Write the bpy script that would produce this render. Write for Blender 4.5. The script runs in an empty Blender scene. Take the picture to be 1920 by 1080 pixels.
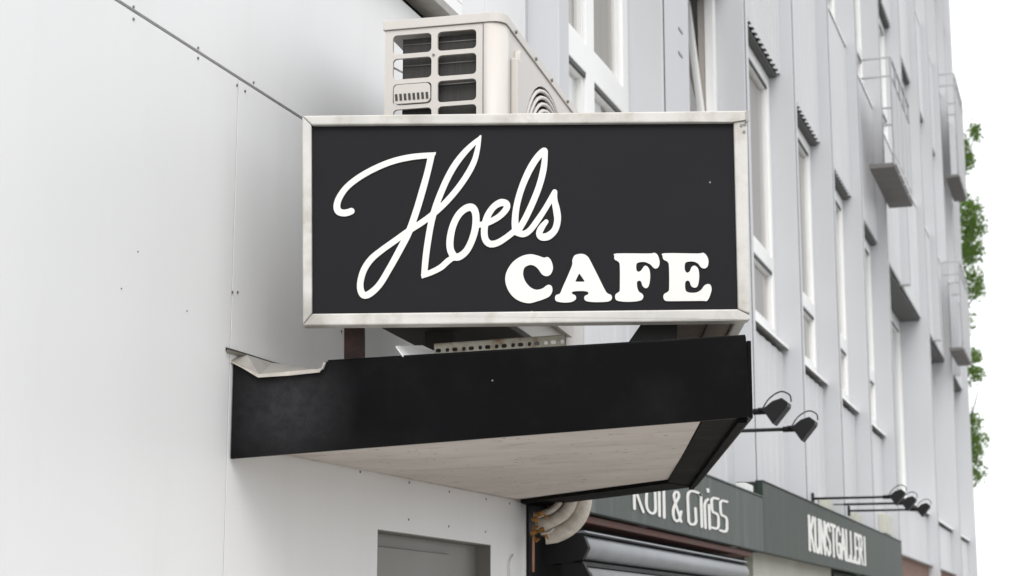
import bpy, bmesh, math, random
import numpy as np
from mathutils import Vector, Matrix
from mathutils.geometry import tessellate_polygon
random.seed(7)
SC = bpy.context.scene
# ------------------------------------------------------------------ camera
FPX, VX, VY, CAMZ = 3300.0, 2065.0, 1180.0, 1.7
TH = math.atan((VY - 540) / FPX)
PH = math.atan((VX - 960) / (FPX / math.cos(TH)))
FH = Vector((-math.sin(PH), math.cos(PH), 0)); RT = Vector((math.cos(PH), math.sin(PH), 0)); UPZ = Vector((0, 0, 1))
FW = FH * math.cos(TH) + UPZ * math.sin(TH); UP = -FH * math.sin(TH) + UPZ * math.cos(TH)
def ray(x, y): return FW + RT * ((x - 960) / FPX) + UP * ((540 - y) / FPX)
CAM = Vector((-5.0 * ray(430, 860).x, 0, CAMZ))
cd = bpy.data.cameras.new('camera'); cam = bpy.data.objects.new('camera', cd); SC.collection.objects.link(cam)
cam.location = CAM; cam.rotation_euler = (math.pi / 2 + TH, 0, PH)
cd.sensor_width = 36; cd.lens = 36 * FPX / 1920; cd.clip_end = 2000; cd.clip_start = 0.05
cd.dof.use_dof = True; cd.dof.focus_distance = 5.15; cd.dof.aperture_fstop = 6.3
SC.camera = cam
# ------------------------------------------------------------------ world, sun, exposure
SUN_EL, SUN_AZ = 48, 160          # degrees; azimuth measured clockwise from +Y
wd = bpy.data.worlds.new('World'); SC.world = wd; wd.use_nodes = True
nt = wd.node_tree; bg = nt.nodes['Background']
sk = nt.nodes.new('ShaderNodeTexSky'); sk.sky_type = 'NISHITA'; sk.sun_disc = False
sk.sun_elevation = math.radians(SUN_EL); sk.sun_rotation = math.radians(SUN_AZ); sk.dust_density = 1; sk.air_density = 1
hs = nt.nodes.new('ShaderNodeHueSaturation'); hs.inputs['Saturation'].default_value = 0.12
nt.links.new(sk.outputs[0], hs.inputs['Color']); cl = nt.nodes.new('ShaderNodeMix'); cl.data_type = 'RGBA'; cl.inputs[0].default_value = .75      # even overcast cloud over the sky
cl.inputs[7].default_value = (7.3, 7.4, 7.55, 1); nt.links.new(hs.outputs[0], cl.inputs[6]); nt.links.new(cl.outputs[2], bg.inputs['Color'])
bg.inputs['Strength'].default_value = 0.15
sd = bpy.data.lights.new('sun', 'SUN'); sd.energy = 1.5; sd.angle = math.radians(36); sd.color = (1, .975, .94)
so = bpy.data.objects.new('sun', sd); SC.collection.objects.link(so)
az, el = math.radians(SUN_AZ), math.radians(SUN_EL)
sdir = Vector((math.sin(az) * math.cos(el), math.cos(az) * math.cos(el), math.sin(el)))
so.rotation_euler = sdir.to_track_quat('Z', 'Y').to_euler()
SC.view_settings.view_transform = 'Standard'; SC.view_settings.look = 'None'
SC.view_settings.exposure = 0.46; SC.view_settings.gamma = 1
SC.cycles.max_bounces = 8; SC.cycles.diffuse_bounces = 5
# ------------------------------------------------------------------ pixel -> place
def wl(x, y, X=0.0):                       # on the street-front plane X
    r = ray(x, y); return CAM + r * ((X - CAM.x) / r.x)
def dp(x, y, t): return CAM + ray(x, y) * t
def onpl(x, y, p0, n):
    r = ray(x, y); return CAM + r * ((p0 - CAM).dot(n) / r.dot(n))
# ------------------------------------------------------------------ helpers
def mesh(name, v, f, mat, parent=None, smooth=False, solid=0, bevel=0, bseg=2):
    m = bpy.data.meshes.new(name); m.from_pydata([tuple(a) for a in v], [], f); m.validate()
    bm = bmesh.new(); bm.from_mesh(m); bmesh.ops.recalc_face_normals(bm, faces=bm.faces); bm.to_mesh(m); bm.free()
    if smooth:
        for p in m.polygons: p.use_smooth = True
    o = bpy.data.objects.new(name, m); SC.collection.objects.link(o)
    if mat: m.materials.append(mat)
    if solid:
        s = o.modifiers.new('s', 'SOLIDIFY'); s.thickness = solid; s.offset = 0
    if bevel:
        b = o.modifiers.new('b', 'BEVEL'); b.width = bevel; b.segments = bseg; b.limit_method = 'ANGLE'
    if parent: put(o, parent)
    return o
def world_of(o):
    M = Matrix.Translation(o.location)
    return M if not o.parent else world_of(o.parent) @ o.matrix_parent_inverse @ M
def put(o, parent):
    o.parent = parent; o.matrix_parent_inverse = world_of(parent).inverted()
def tag(o, label, cat, group=None, kind=None):
    o['label'] = label; o['category'] = cat
    if group: o['group'] = group
    if kind: o['kind'] = kind
    return o
def thing(name, loc, label, cat, group=None):
    o = bpy.data.objects.new(name, None); SC.collection.objects.link(o); o.location = loc; o.empty_display_size = .1
    return tag(o, label, cat, group)
def box(name, a, b, mat, parent=None, bevel=0):
    x0, y0, z0 = a; x1, y1, z1 = b
    v = [(x, y, z) for x in (x0, x1) for y in (y0, y1) for z in (z0, z1)]
    f = [(0, 1, 3, 2), (4, 6, 7, 5), (0, 4, 5, 1), (2, 3, 7, 6), (0, 2, 6, 4), (1, 5, 7, 3)]
    return mesh(name, v, f, mat, parent, bevel=bevel)
def quad(name, x, y0, y1, z0, z1, m, parent): return mesh(name, [(x, y0, z0), (x, y1, z0), (x, y1, z1), (x, y0, z1)], [(0, 1, 2, 3)], m, parent)
def prism_geo(loops, ext):
    """outer loop + holes (lists of 3D points), extruded by the vector ext"""
    flat = [Vector(p) for l in loops for p in l]; n = len(flat); ext = Vector(ext)
    tris = tessellate_polygon([[Vector(p) for p in l] for l in loops])
    v = flat + [p + ext for p in flat]; f = [tuple(t) for t in tris] + [tuple(i + n for i in reversed(t)) for t in tris]
    k = 0
    for l in loops:
        m = len(l)
        for i in range(m):
            a, b = k + i, k + (i + 1) % m; f.append((a, b, b + n, a + n))
        k += m
    return v, f
def prism(name, loops, ext, mat, parent=None, bevel=0, smooth=False):
    if not isinstance(loops[0][0], (list, tuple, Vector)): loops = [loops]
    v, f = prism_geo(loops, ext); return mesh(name, v, f, mat, parent, bevel=bevel, smooth=smooth)
def tube_geo(pts, r, n=10, closed=False):
    pts = [Vector(p) for p in pts]; N = len(pts); v = []; f = []; prev = None
    for i, p in enumerate(pts):
        a = pts[(i - 1) % N] if closed or i > 0 else p; b = pts[(i + 1) % N] if closed or i < N - 1 else p
        t = (b - a).normalized()
        if prev is None: u = t.orthogonal().normalized()
        else: u = (prev - t * prev.dot(t)).normalized()
        prev = u; w = t.cross(u); rr = r[i] if isinstance(r, (list, tuple)) else r
        for k in range(n):
            q = 2 * math.pi * k / n; v.append(p + (u * math.cos(q) + w * math.sin(q)) * rr)
    for i in range(N if closed else N - 1):
        for k in range(n):
            j = (i + 1) % N; f.append((i * n + k, i * n + (k + 1) % n, j * n + (k + 1) % n, j * n + k))
    if not closed: f += [tuple(range(n)), tuple((N - 1) * n + k for k in range(n))]
    return v, f
def tube(name, pts, r, mat, parent=None, n=10, closed=False):
    v, f = tube_geo(pts, r, n, closed); o = mesh(name, v, f, mat, parent, smooth=True)
    return o
def join_geo(gs):
    v = []; f = []
    for a, b in gs:
        k = len(v); v += list(a); f += [tuple(i + k for i in q) for q in b]
    return v, f
def catmull(pts, n=6, closed=False):
    P = [np.array(p, float) for p in pts]; N = len(P); out = []
    for i in range(N if closed else N - 1):
        g = lambda j: P[j % N] if closed else P[min(max(j, 0), N - 1)]
        a, b, c, d = g(i - 1), g(i), g(i + 1), g(i + 2)
        for k in range(n):
            t = k / n
            out.append(.5 * (2 * b + (c - a) * t + (2 * a - 5 * b + 4 * c - d) * t * t + (3 * b - 3 * c + d - a) * t ** 3))
    if not closed: out.append(P[-1])
    return out
def sdf_geo(strokes, step, fn):
    """union of tapered strokes [(points(x,y,halfwidth)...)] -> clean sheet; fn maps a pixel to a 3D point"""
    al = np.concatenate([np.array(s, float) for s in strokes]); m = al[:, 2].max() + 2 * step
    x0, y0 = al[:, 0].min() - m, al[:, 1].min() - m; x1, y1 = al[:, 0].max() + m, al[:, 1].max() + m
    xs = np.arange(x0, x1 + step, step); ys = np.arange(y0, y1 + step, step); X, Y = np.meshgrid(xs, ys)
    D = np.full(X.shape, 1e9)
    for s in strokes:
        s = np.array(s, float)
        for a, b in zip(s[:-1], s[1:]):
            d = b[:2] - a[:2]; L = max(d @ d, 1e-9)
            t = np.clip(((X - a[0]) * d[0] + (Y - a[1]) * d[1]) / L, 0, 1)
            D = np.minimum(D, np.hypot(X - a[0] - t * d[0], Y - a[1] - t * d[1]) - (a[2] + t * (b[2] - a[2])))
    vid = {}; v = []; f = []
    def vert(key, p):
        if key not in vid: vid[key] = len(v); v.append(fn(p[0], p[1]))
        return vid[key]
    ny, nx = D.shape
    act = (np.minimum.reduce([D[:-1, :-1], D[1:, :-1], D[:-1, 1:], D[1:, 1:]]) < 0)
    for j, i in zip(*np.nonzero(act)):
        c = [(j, i), (j, i + 1), (j + 1, i + 1), (j + 1, i)]; poly = []
        for k in range(4):
            a, b = c[k], c[(k + 1) % 4]; da, db = D[a], D[b]
            if da < 0: poly.append(vert(a, (xs[a[1]], ys[a[0]])))
            if (da < 0) != (db < 0):
                t = da / (da - db); key = (min(a, b), max(a, b))
                poly.append(vert(key, (xs[a[1]] + t * (xs[b[1]] - xs[a[1]]), ys[a[0]] + t * (ys[b[0]] - ys[a[0]]))))
        if len(poly) >= 3: f.append(tuple(poly))
    return v, f
# ------------------------------------------------------------------ materials
def mat(name, col, rough=.6, metal=0, var=.06, scale=3, bump=0, bscale=60, dirt=None, dirtamt=0, dscale=4, stretch=(1, 1, 1), spec=.5, coat=0):
    m = bpy.data.materials.new(name); m.use_nodes = True; t = m.node_tree; N = t.nodes; L = t.links
    b = N['Principled BSDF']; b.inputs['Roughness'].default_value = rough; b.inputs['Metallic'].default_value = metal
    b.inputs['Specular IOR Level'].default_value = spec; b.inputs['Coat Weight'].default_value = coat
    tc = N.new('ShaderNodeNewGeometry'); mp = N.new('ShaderNodeMapping'); mp.inputs['Scale'].default_value = stretch
    L.new(tc.outputs['Position'], mp.inputs['Vector'])
    nz = N.new('ShaderNodeTexNoise'); nz.inputs['Scale'].default_value = scale; nz.inputs['Detail'].default_value = 6
    L.new(mp.outputs[0], nz.inputs['Vector'])
    r = N.new('ShaderNodeMapRange'); r.inputs['From Min'].default_value = .3; r.inputs['From Max'].default_value = .7
    r.inputs['To Min'].default_value = 1 - var; r.inputs['To Max'].default_value = 1 + var * .4
    L.new(nz.outputs['Fac'], r.inputs['Value'])
    mx = N.new('ShaderNodeMix'); mx.data_type = 'RGBA'; mx.blend_type = 'MULTIPLY'; mx.inputs[0].default_value = 1
    mx.inputs[6].default_value = (*col, 1); L.new(r.outputs[0], mx.inputs[7]); out = mx.outputs[2]
    if dirt:
        n2 = N.new('ShaderNodeTexNoise'); n2.inputs['Scale'].default_value = dscale; n2.inputs['Detail'].default_value = 9; n2.inputs['Roughness'].default_value = .65
        L.new(mp.outputs[0], n2.inputs['Vector'])
        r2 = N.new('ShaderNodeMapRange'); r2.inputs['From Min'].default_value = .5; r2.inputs['From Max'].default_value = .72; r2.inputs['To Max'].default_value = dirtamt
        L.new(n2.outputs['Fac'], r2.inputs['Value'])
        m2 = N.new('ShaderNodeMix'); m2.data_type = 'RGBA'; m2.inputs[7].default_value = (*dirt, 1)
        L.new(r2.outputs[0], m2.inputs[0]); L.new(out, m2.inputs[6]); out = m2.outputs[2]
    L.new(out, b.inputs['Base Color'])
    rr = N.new('ShaderNodeMapRange'); rr.inputs['To Min'].default_value = max(rough - .1, .03); rr.inputs['To Max'].default_value = min(rough + .1, 1)
    L.new(nz.outputs['Fac'], rr.inputs['Value']); L.new(rr.outputs[0], b.inputs['Roughness'])
    if bump:
        n3 = N.new('ShaderNodeTexNoise'); n3.inputs['Scale'].default_value = bscale; n3.inputs['Detail'].default_value = 4
        L.new(mp.outputs[0], n3.inputs['Vector'])
        bp = N.new('ShaderNodeBump'); bp.inputs['Strength'].default_value = bump; bp.inputs['Distance'].default_value = .01
        L.new(n3.outputs['Fac'], bp.inputs['Height']); L.new(bp.outputs[0], b.inputs['Normal'])
    return m
M = {}
M['white'] = mat('white_panel', (.775, .777, .78), .42, var=.03, scale=1.5, bump=.04, bscale=5, dirt=(.60, .58, .54), dirtamt=.16, dscale=4, stretch=(1, 1, .16))
M['joint'] = mat('joint_dark', (.05, .05, .048), .9)
M['seal'] = mat('joint_sealant', (.33, .33, .32), .8)
M['screw'] = mat('screw_steel', (.22, .21, .20), .5, metal=.6)
M['grey'] = mat('grey_sheet', (.58, .585, .60), .5, var=.10, scale=.8, dirt=(.44, .44, .44), dirtamt=.35, dscale=1.5, stretch=(1, 1, .3))
M['pier'] = mat('grey_pier', (.535, .542, .565), .5, var=.05, scale=.9, dirt=(.42, .42, .43), dirtamt=.3, dscale=1.2, stretch=(1, 1, .3))
M['core'] = mat('core_dark', (.03, .03, .03), .9)
M['frame'] = mat('window_white', (.84, .84, .83), .35, var=.03)
M['curtain'] = mat('curtain_beige', (.37, .34, .31), .9, var=.15, scale=8, stretch=(1, 6, .1))
M['blind'] = mat('blind_white', (.74, .74, .73), .8, var=.05)
M['alu'] = mat('sign_frame', (.57, .555, .53), .42, var=.14, scale=9, dirt=(.30, .27, .21), dirtamt=.55, dscale=11, bump=.05, bscale=30)
M['board'] = mat('sign_black', (.0125, .0125, .0145), .5, var=.15, scale=3, bump=.02, bscale=4, spec=.12)
M['letter'] = mat('letter_white', (.74, .73, .705), .5, var=.03)
M['black'] = mat('canopy_black', (.0030, .0030, .0036), .42, var=.3, scale=4, bump=.05, bscale=3, dirt=(.014, .014, .015), dirtamt=.35, dscale=5, spec=.07)
M['blackin'] = mat('black_steel', (.005, .005, .005), .6, var=.3, dirt=(.03, .027, .024), dirtamt=.4, dscale=14, spec=.04)
M['soffit'] = mat('soffit_plaster', (.565, .52, .48), .9, var=.16, scale=4, dirt=(.33, .285, .25), dirtamt=.7, dscale=8, stretch=(.85, 1.35, 1), bump=.12, bscale=40)
M['flash'] = mat('flashing_zinc', (.34, .325, .30), .45, metal=.2, var=.2, scale=20, dirt=(.30, .25, .19), dirtamt=.6, dscale=25)
M['lipmetal'] = mat('flashing_lip', (.50, .465, .42), .5, var=.2, scale=20, dirt=(.30, .25, .19), dirtamt=.7, dscale=25)
M['cream'] = mat('ac_cream', (.60, .570, .535), .45, var=.05, scale=6, dirt=(.45, .39, .33), dirtamt=.15, dscale=6)
M['coil'] = mat('ac_coil', (.030, .028, .026), .6, var=.5, scale=40, stretch=(3, 3, .3))
M['acdark'] = mat('ac_inside', (.05, .046, .042), .7)
M['rust'] = mat('rust_post', (.035, .020, .016), .7, var=.4, scale=15, dirt=(.13, .04, .02), dirtamt=.6, dscale=20)
M['underside'] = mat('sign_underside', (.26, .21, .175), .7, var=.25, scale=8, dirt=(.12, .09, .07), dirtamt=.5, dscale=12)
M['slot'] = mat('slotted_steel', (.58, .56, .46), .5, var=.1, scale=20, dirt=(.30, .15, .06), dirtamt=1, dscale=26)
M['green'] = mat('shop_green', (.056, .071, .065), .55, var=.25, scale=2.5, dirt=(.12, .135, .13), dirtamt=.8, dscale=3, stretch=(1, 2.5, .4), spec=.25)
M['green2'] = mat('shop_green_dark', (.026, .040, .031), .55, var=.3, scale=2, dirt=(.07, .085, .075), dirtamt=.7, dscale=2, stretch=(1, 2.5, .4), spec=.25)
M['redwood'] = mat('red_beam', (.12, .030, .016), .6, var=.4, scale=6)
M['tubegrey'] = mat('awning_grey', (.27, .28, .295), .5, metal=.2, var=.12, scale=6)
M['fabric'] = mat('awning_fabric', (.22, .22, .225), .8, var=.1, scale=10)
M['capdark'] = mat('endcap_dark', (.014, .014, .015), .55, var=.2, spec=.2)
M['lamp'] = mat('lamp_black', (.014, .014, .0155), .5, var=.2, spec=.2)
M['duct'] = mat('duct_wrap', (.55, .50, .44), .6, var=.25, scale=30, bump=.3, bscale=40)
M['orange'] = mat('foam_orange', (.30, .14, .03), .8, var=.3, scale=30)
M['copper'] = mat('copper_pipe', (.40, .20, .12), .4, metal=.5)
M['brick'] = mat('brown_brick', (.20, .12, .09), .85, var=.3, scale=12)
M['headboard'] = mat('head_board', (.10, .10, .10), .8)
M['creamwall'] = mat('cream_wall', (.55, .55, .48), .7, var=.08)
M['doorgreen'] = mat('door_green', (.02, .05, .04), .4)
M['guard'] = mat('guard_galvanised', (.42, .42, .43), .5, metal=.2, var=.1)
M['planter'] = mat('guard_floor', (.17, .165, .16), .8, var=.2)
M['reveal'] = mat('opening_grey', (.20, .19, .175), .45, var=.08)
M['paving'] = mat('paving', (.48, .46, .43), .85, var=.12, scale=3, bump=.2, bscale=40)
M['asphalt'] = mat('asphalt', (.17, .168, .165), .9, var=.2, scale=20, bump=.3, bscale=120)
M['bark'] = mat('bark', (.07, .055, .04), .9, var=.3, scale=12, bump=.4, bscale=30)
M['redhint'] = mat('pipe_red', (.18, .03, .03), .6)
def leaf_mat():
    m = mat('leaf', (.075, .135, .028), .55, var=.55, scale=1.3)
    b = m.node_tree.nodes['Principled BSDF']; b.inputs['Transmission Weight'].default_value = 0
    t = m.node_tree; tr = t.nodes.new('ShaderNodeBsdfTranslucent'); tr.inputs[0].default_value = (.20, .35, .05, 1)
    mx = t.nodes.new('ShaderNodeMixShader'); mx.inputs[0].default_value = .4
    t.links.new(b.outputs[0], mx.inputs[1]); t.links.new(tr.outputs[0], mx.inputs[2])
    t.links.new(mx.outputs[0], t.nodes['Material Output'].inputs[0]); return m
M['leaf'] = leaf_mat()
def specks(m, scale, col, size=.05):
    t = m.node_tree; N = t.nodes; L = t.links; b = N['Principled BSDF']; src = b.inputs['Base Color'].links[0].from_socket
    ge = N.new('ShaderNodeNewGeometry'); v = N.new('ShaderNodeTexVoronoi'); v.inputs['Scale'].default_value = scale; L.new(ge.outputs['Position'], v.inputs['Vector'])
    a = N.new('ShaderNodeMath'); a.operation = 'LESS_THAN'; L.new(v.outputs['Distance'], a.inputs[0])
    sp = N.new('ShaderNodeSeparateColor'); L.new(v.outputs['Color'], sp.inputs[0])
    k = N.new('ShaderNodeMath'); k.operation = 'MULTIPLY'; k.inputs[1].default_value = size; L.new(sp.outputs[0], k.inputs[0]); L.new(k.outputs[0], a.inputs[1])
    c = N.new('ShaderNodeMath'); c.operation = 'LESS_THAN'; c.inputs[1].default_value = .35; L.new(sp.outputs[1], c.inputs[0])
    d = N.new('ShaderNodeMath'); d.operation = 'MULTIPLY'; L.new(a.outputs[0], d.inputs[0]); L.new(c.outputs[0], d.inputs[1])
    x = N.new('ShaderNodeMix'); x.data_type = 'RGBA'; x.inputs[7].default_value = (*col, 1); L.new(d.outputs[0], x.inputs[0]); L.new(src, x.inputs[6]); L.new(x.outputs[2], b.inputs['Base Color'])
def patch(m, p, rad, col, amt):      # a dusty scuffed patch with its own shape
    t = m.node_tree; N = t.nodes; L = t.links; b = N['Principled BSDF']; src = b.inputs['Base Color'].links[0].from_socket
    ge = N.new('ShaderNodeNewGeometry'); v = N.new('ShaderNodeVectorMath'); v.operation = 'DISTANCE'; v.inputs[1].default_value = p; L.new(ge.outputs['Position'], v.inputs[0])
    nz = N.new('ShaderNodeTexNoise'); nz.inputs['Scale'].default_value = 30; nz.inputs['Roughness'].default_value = .75; nz.inputs['Detail'].default_value = 8; L.new(ge.outputs['Position'], nz.inputs['Vector'])
    r_ = N.new('ShaderNodeMapRange'); r_.inputs['From Min'].default_value = rad; r_.inputs['From Max'].default_value = 0; r_.inputs['To Max'].default_value = amt * 2; L.new(v.outputs['Value'], r_.inputs['Value'])
    k = N.new('ShaderNodeMath'); k.operation = 'MULTIPLY'; L.new(r_.outputs[0], k.inputs[0]); L.new(nz.outputs['Fac'], k.inputs[1])
    x = N.new('ShaderNodeMix'); x.data_type = 'RGBA'; x.inputs[7].default_value = (*col, 1); L.new(k.outputs[0], x.inputs[0]); L.new(src, x.inputs[6]); L.new(x.outputs[2], b.inputs['Base Color'])
specks(M['black'], 9, (.25, .25, .25), .05); specks(M['board'], 8, (.30, .30, .30), .04); specks(M['soffit'], 30, (.16, .135, .115), .22); specks(M['soffit'], 11, (.09, .075, .06), .07)
specks(M['white'], 3.0, (.35, .34, .32), .012)
patch(M['black'], dp(530, 752, 4.96), .22, (.045, .045, .048), .7)
for x_, y_ in ((826, 650), (868, 648), (955, 640), (992, 636), (1040, 634), (905, 646)): patch(M['slot'], dp(x_, y_, 5.13), .022, (.20, .075, .025), 1)
patch(M['alu'], dp(574, 603, 4.97), .10, (.10, .085, .05), .9)
def glass_mat():
    m = bpy.data.materials.new('pane_glass'); m.use_nodes = True; t = m.node_tree; t.nodes.clear()
    N = t.nodes.new; o = N('ShaderNodeOutputMaterial'); a = N('ShaderNodeBsdfTransparent'); g = N('ShaderNodeBsdfGlossy'); g.inputs['Roughness'].default_value = .02
    lw = N('ShaderNodeLayerWeight'); lw.inputs['Blend'].default_value = .5
    p = N('ShaderNodeMath'); p.operation = 'POWER'; p.inputs[1].default_value = 5; t.links.new(lw.outputs['Facing'], p.inputs[0])
    q = N('ShaderNodeMath'); q.operation = 'MULTIPLY_ADD'; q.inputs[1].default_value = .92; q.inputs[2].default_value = .05; t.links.new(p.outputs[0], q.inputs[0])
    mx = N('ShaderNodeMixShader'); t.links.new(q.outputs[0], mx.inputs[0]); t.links.new(a.outputs[0], mx.inputs[1]); t.links.new(g.outputs[0], mx.inputs[2])
    a.inputs[0].default_value = (.95, .96, .955, 1); t.links.new(mx.outputs[0], o.inputs[0]); return m
M['glass'] = glass_mat()
# ------------------------------------------------------------------ ground
g = mesh('ground', [(-400, -400, -.13), (400, -400, -.13), (400, 400, -.13), (-400, 400, -.13)], [(0, 1, 2, 3)], M['asphalt'])
g['kind'] = 'structure'
g = box('pavement', (0.0, -40, -.12), (3.4, 90, 0), M['paving']); g['kind'] = 'structure'
g = box('kerb', (3.4, -40, -.12), (3.55, 90, .004), M['paving']); g['kind'] = 'structure'
# ------------------------------------------------------------------ white cafe building
CORNER = wl(984, 1000).y
SEAM, GROOVE = 4.485, 3.30
cafe = thing('cafe_building', (-2, 4, 0), 'white panelled cafe building front with screwed joints and a dark window opening', 'building')
box('core', (-7, -3, 0), (-.075, CORNER - .012, 10), M['core'], cafe)
def panel(y0, y1, z0, z1, hole=None, name='panel'):
    l = [[(0, y0, z0), (0, y1, z0), (0, y1, z1), (0, y0, z1)]]
    if hole: a, b, c, d = hole; l.append([(0, a, c), (0, b, c), (0, b, d), (0, a, d)])
    return prism(name, l, (-.03, 0, 0), M['white'], cafe, bevel=.0006)
gp = .005
# lower course: below the groove; upper course: above it
WY0, WY1, WZ = wl(708, 1000).y, wl(920, 1060).y, 2.035
pn_low0 = panel(2.2, SEAM - .0022, -.0 + .02, GROOVE - gp)
pn_low1 = panel(SEAM + .0022, CORNER, .02, GROOVE - gp, (WY0, WY1, .9, WZ))
panel(-3, 2.196, .02, GROOVE - gp)
US0, US1, UZ = 4.9, wl(858, 60).y, 4.05
pn_up0 = panel(-.2, 4.0 + 2.7, GROOVE + gp, UZ - .06)
pn_up1 = panel(6.704, CORNER, GROOVE + gp, 6.6)
panel(-3, -.204, GROOVE + gp, 6.6); panel(-.2, US0 - .02, UZ - .056, 6.6); panel(US1 + .02, 6.70, UZ - .056, 6.6)
panel(US0 - .016, US1 + .016, UZ + 1.75, 6.6)
panel(-3, CORNER, 6.604, 10)
# backing shows dark in the joints
box('backing', (-.072, -3, .02), (-.034, WY0 - .13, 10), M['joint'], cafe)
box('backing', (-.072, WY0 - .13, WZ + .1), (-.034, CORNER - .004, UZ - .1), M['joint'], cafe)
box('joint_strip', (-.033, SEAM - .0020, .02), (-.0015, SEAM + .0020, GROOVE - gp), M['seal'], cafe)
# white return at the end of the wall
box('corner_trim', (-.40, CORNER + .001, .02), (.002, CORNER + .012, 10), M['white'], cafe)
# upper window above the sign: only its sill and lower frame show
uw = box('window', (-.05, US0, UZ + .02), (.02, US1, UZ + .13), M['frame'], cafe, bevel=.004)
box('sill', (-.03, US0 - .03, UZ - .02), (.075, US1 + .03, UZ + .018), M['flash'], uw, bevel=.003)
box('stile', (-.05, US1 - .09, UZ + .131), (.02, US1, UZ + 1.7), M['frame'], uw)
box('head', (-.05, US0, UZ + 1.701), (.02, US1, UZ + 1.74), M['frame'], uw)
quad('pane', -.042, US0, US1 - .091, UZ + .131, UZ + 1.7, M['glass'], uw)
box('blind', (-.07, US0, UZ + .131), (-.066, US1 - .091, UZ + 1.7), M['blind'], uw)
# lower window opening: recessed grey leaf
wr = prism('window', [[(0.0, WY0, WZ), (0, WY1, WZ), (0, WY1, .9), (0, WY0, .9)],
                      [(0.0, WY0 + .003, WZ - .003), (0, WY1 - .003, WZ - .003), (0, WY1 - .003, .903), (0, WY0 + .003, .903)]], (-.13, 0, 0), M['reveal'], cafe)
box('back_board', (-.075, WY0 + .004, .904), (-.060, WY1 - .004, WZ - .004), M['reveal'], wr)
my = WY0 + (WY1 - WY0) * .70
prism('sash', [[(-.058, WY0 + .006, WZ - .05), (-.058, my, WZ - .05), (-.058, my, .91), (-.058, WY0 + .006, .91)]], (.010, 0, 0), M['reveal'], wr, bevel=.003)
def disc_geo(p, n, r, h=.003, k=10):
    n = Vector(n); u = n.orthogonal().normalized(); w = n.cross(u); p = Vector(p)
    return prism_geo([[p + (u * math.cos(2 * math.pi * i / k) + w * math.sin(2 * math.pi * i / k)) * r for i in range(k)]], n * h)
def screw(p, n, r, parent, m=None):
    v, f = disc_geo(Vector(p) - Vector(n) * .0005, n, r); return mesh('screw', v, f, m or M['screw'], parent, bevel=0)
for px, py, pa in [(250, 13, pn_up0), (250, 36, pn_low0), (371, 90, pn_up0), (371, 109, pn_low0), (444, 160, pn_low0), (459, 171, pn_low1), (475, 155, pn_up0),
                   (435, 548, pn_low0), (445, 548, pn_low1), (767, 905, pn_low1), (842, 922, pn_low1), (911, 936, pn_low1), (955, 944, pn_low1),
                   (766, 974, pn_low1), (841, 987, pn_low1), (910, 997, pn_low1), (258, 472, pn_low0), (227, 541, pn_low0), (350, 583, pn_low0),
                   (640, 621, pn_low1), (675, 885, pn_low1)]:
    screw(wl(px, py), (1, 0, 0), 0.0019 if (px < 360 and py > 200) else .0042, pa)
# thin cable stuck to the wall beside the corner
tube('cable', [wl(962, 1040, .006), wl(957, 1050, .008), wl(955, 1065, .008), wl(957, 1085, .008), wl(958, 1130, .008), wl(958, 1200, .008)], .0035, M['blind'], cafe, n=6)
# ------------------------------------------------------------------ grey sheet metal building
GEND, GTOP = 35.1, 17.5
grey = thing('grey_building', (-3, 20, 0), 'long grey sheet metal clad building with projecting piers and white windows', 'building')
box('core', (-9, CORNER + .02, 0), (-.36, GEND, GTOP), M['core'], grey)
PIERS = [7.30, 9.36, 11.93, 14.14, 16.37, 18.63, 21.06, 26.5, 30.9, 34.9]
UPIERS = [7.30, 9.36, 11.93, 14.14, 16.37, 18.63, 21.06, 23.8, 26.5, 28.7, 30.9, 32.9, 34.9]
PW, PX = .16, .15
HOOD, SILL, BASE = 6.27, 3.99, 2.25
box('pier', (-.358, CORNER + .014, BASE), (-.001, 7.296, GTOP), M['pier'], grey)
for p in UPIERS:
    lo = p in PIERS
    b = box('pier', (-.358, p, BASE if lo else HOOD - .0), (PX, p + PW, GTOP), M['pier'], grey, bevel=.006)
    if p > 8:      # folded seam strip along the outer corner
        box('seam_strip', (PX + .001, p + .02, BASE if lo else HOOD + .02), (PX + .004, p + .034, GTOP), M['headboard'], b)
def corr(y0, y1, z0, z1, x=0.0, pitch=.135, dep=.028):
    pr = []; y = y0
    while y < y1 - .001:
        for dy, dx in ((0, 0), (.45, 0), (.55, -dep), (.92, -dep)):
            yy = y + dy * pitch
            if yy < y1: pr.append((x + dx, yy))
        y += pitch
    pr.append((x, y1)); n = len(pr)
    v = [(a, b, z0) for a, b in pr] + [(a, b, z1) for a, b in pr]; f = [(i, i + 1, i + 1 + n, i + n) for i in range(n - 1)]
    return mesh('wall_sheet', v, f, M['grey'], grey, solid=.002)
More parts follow.
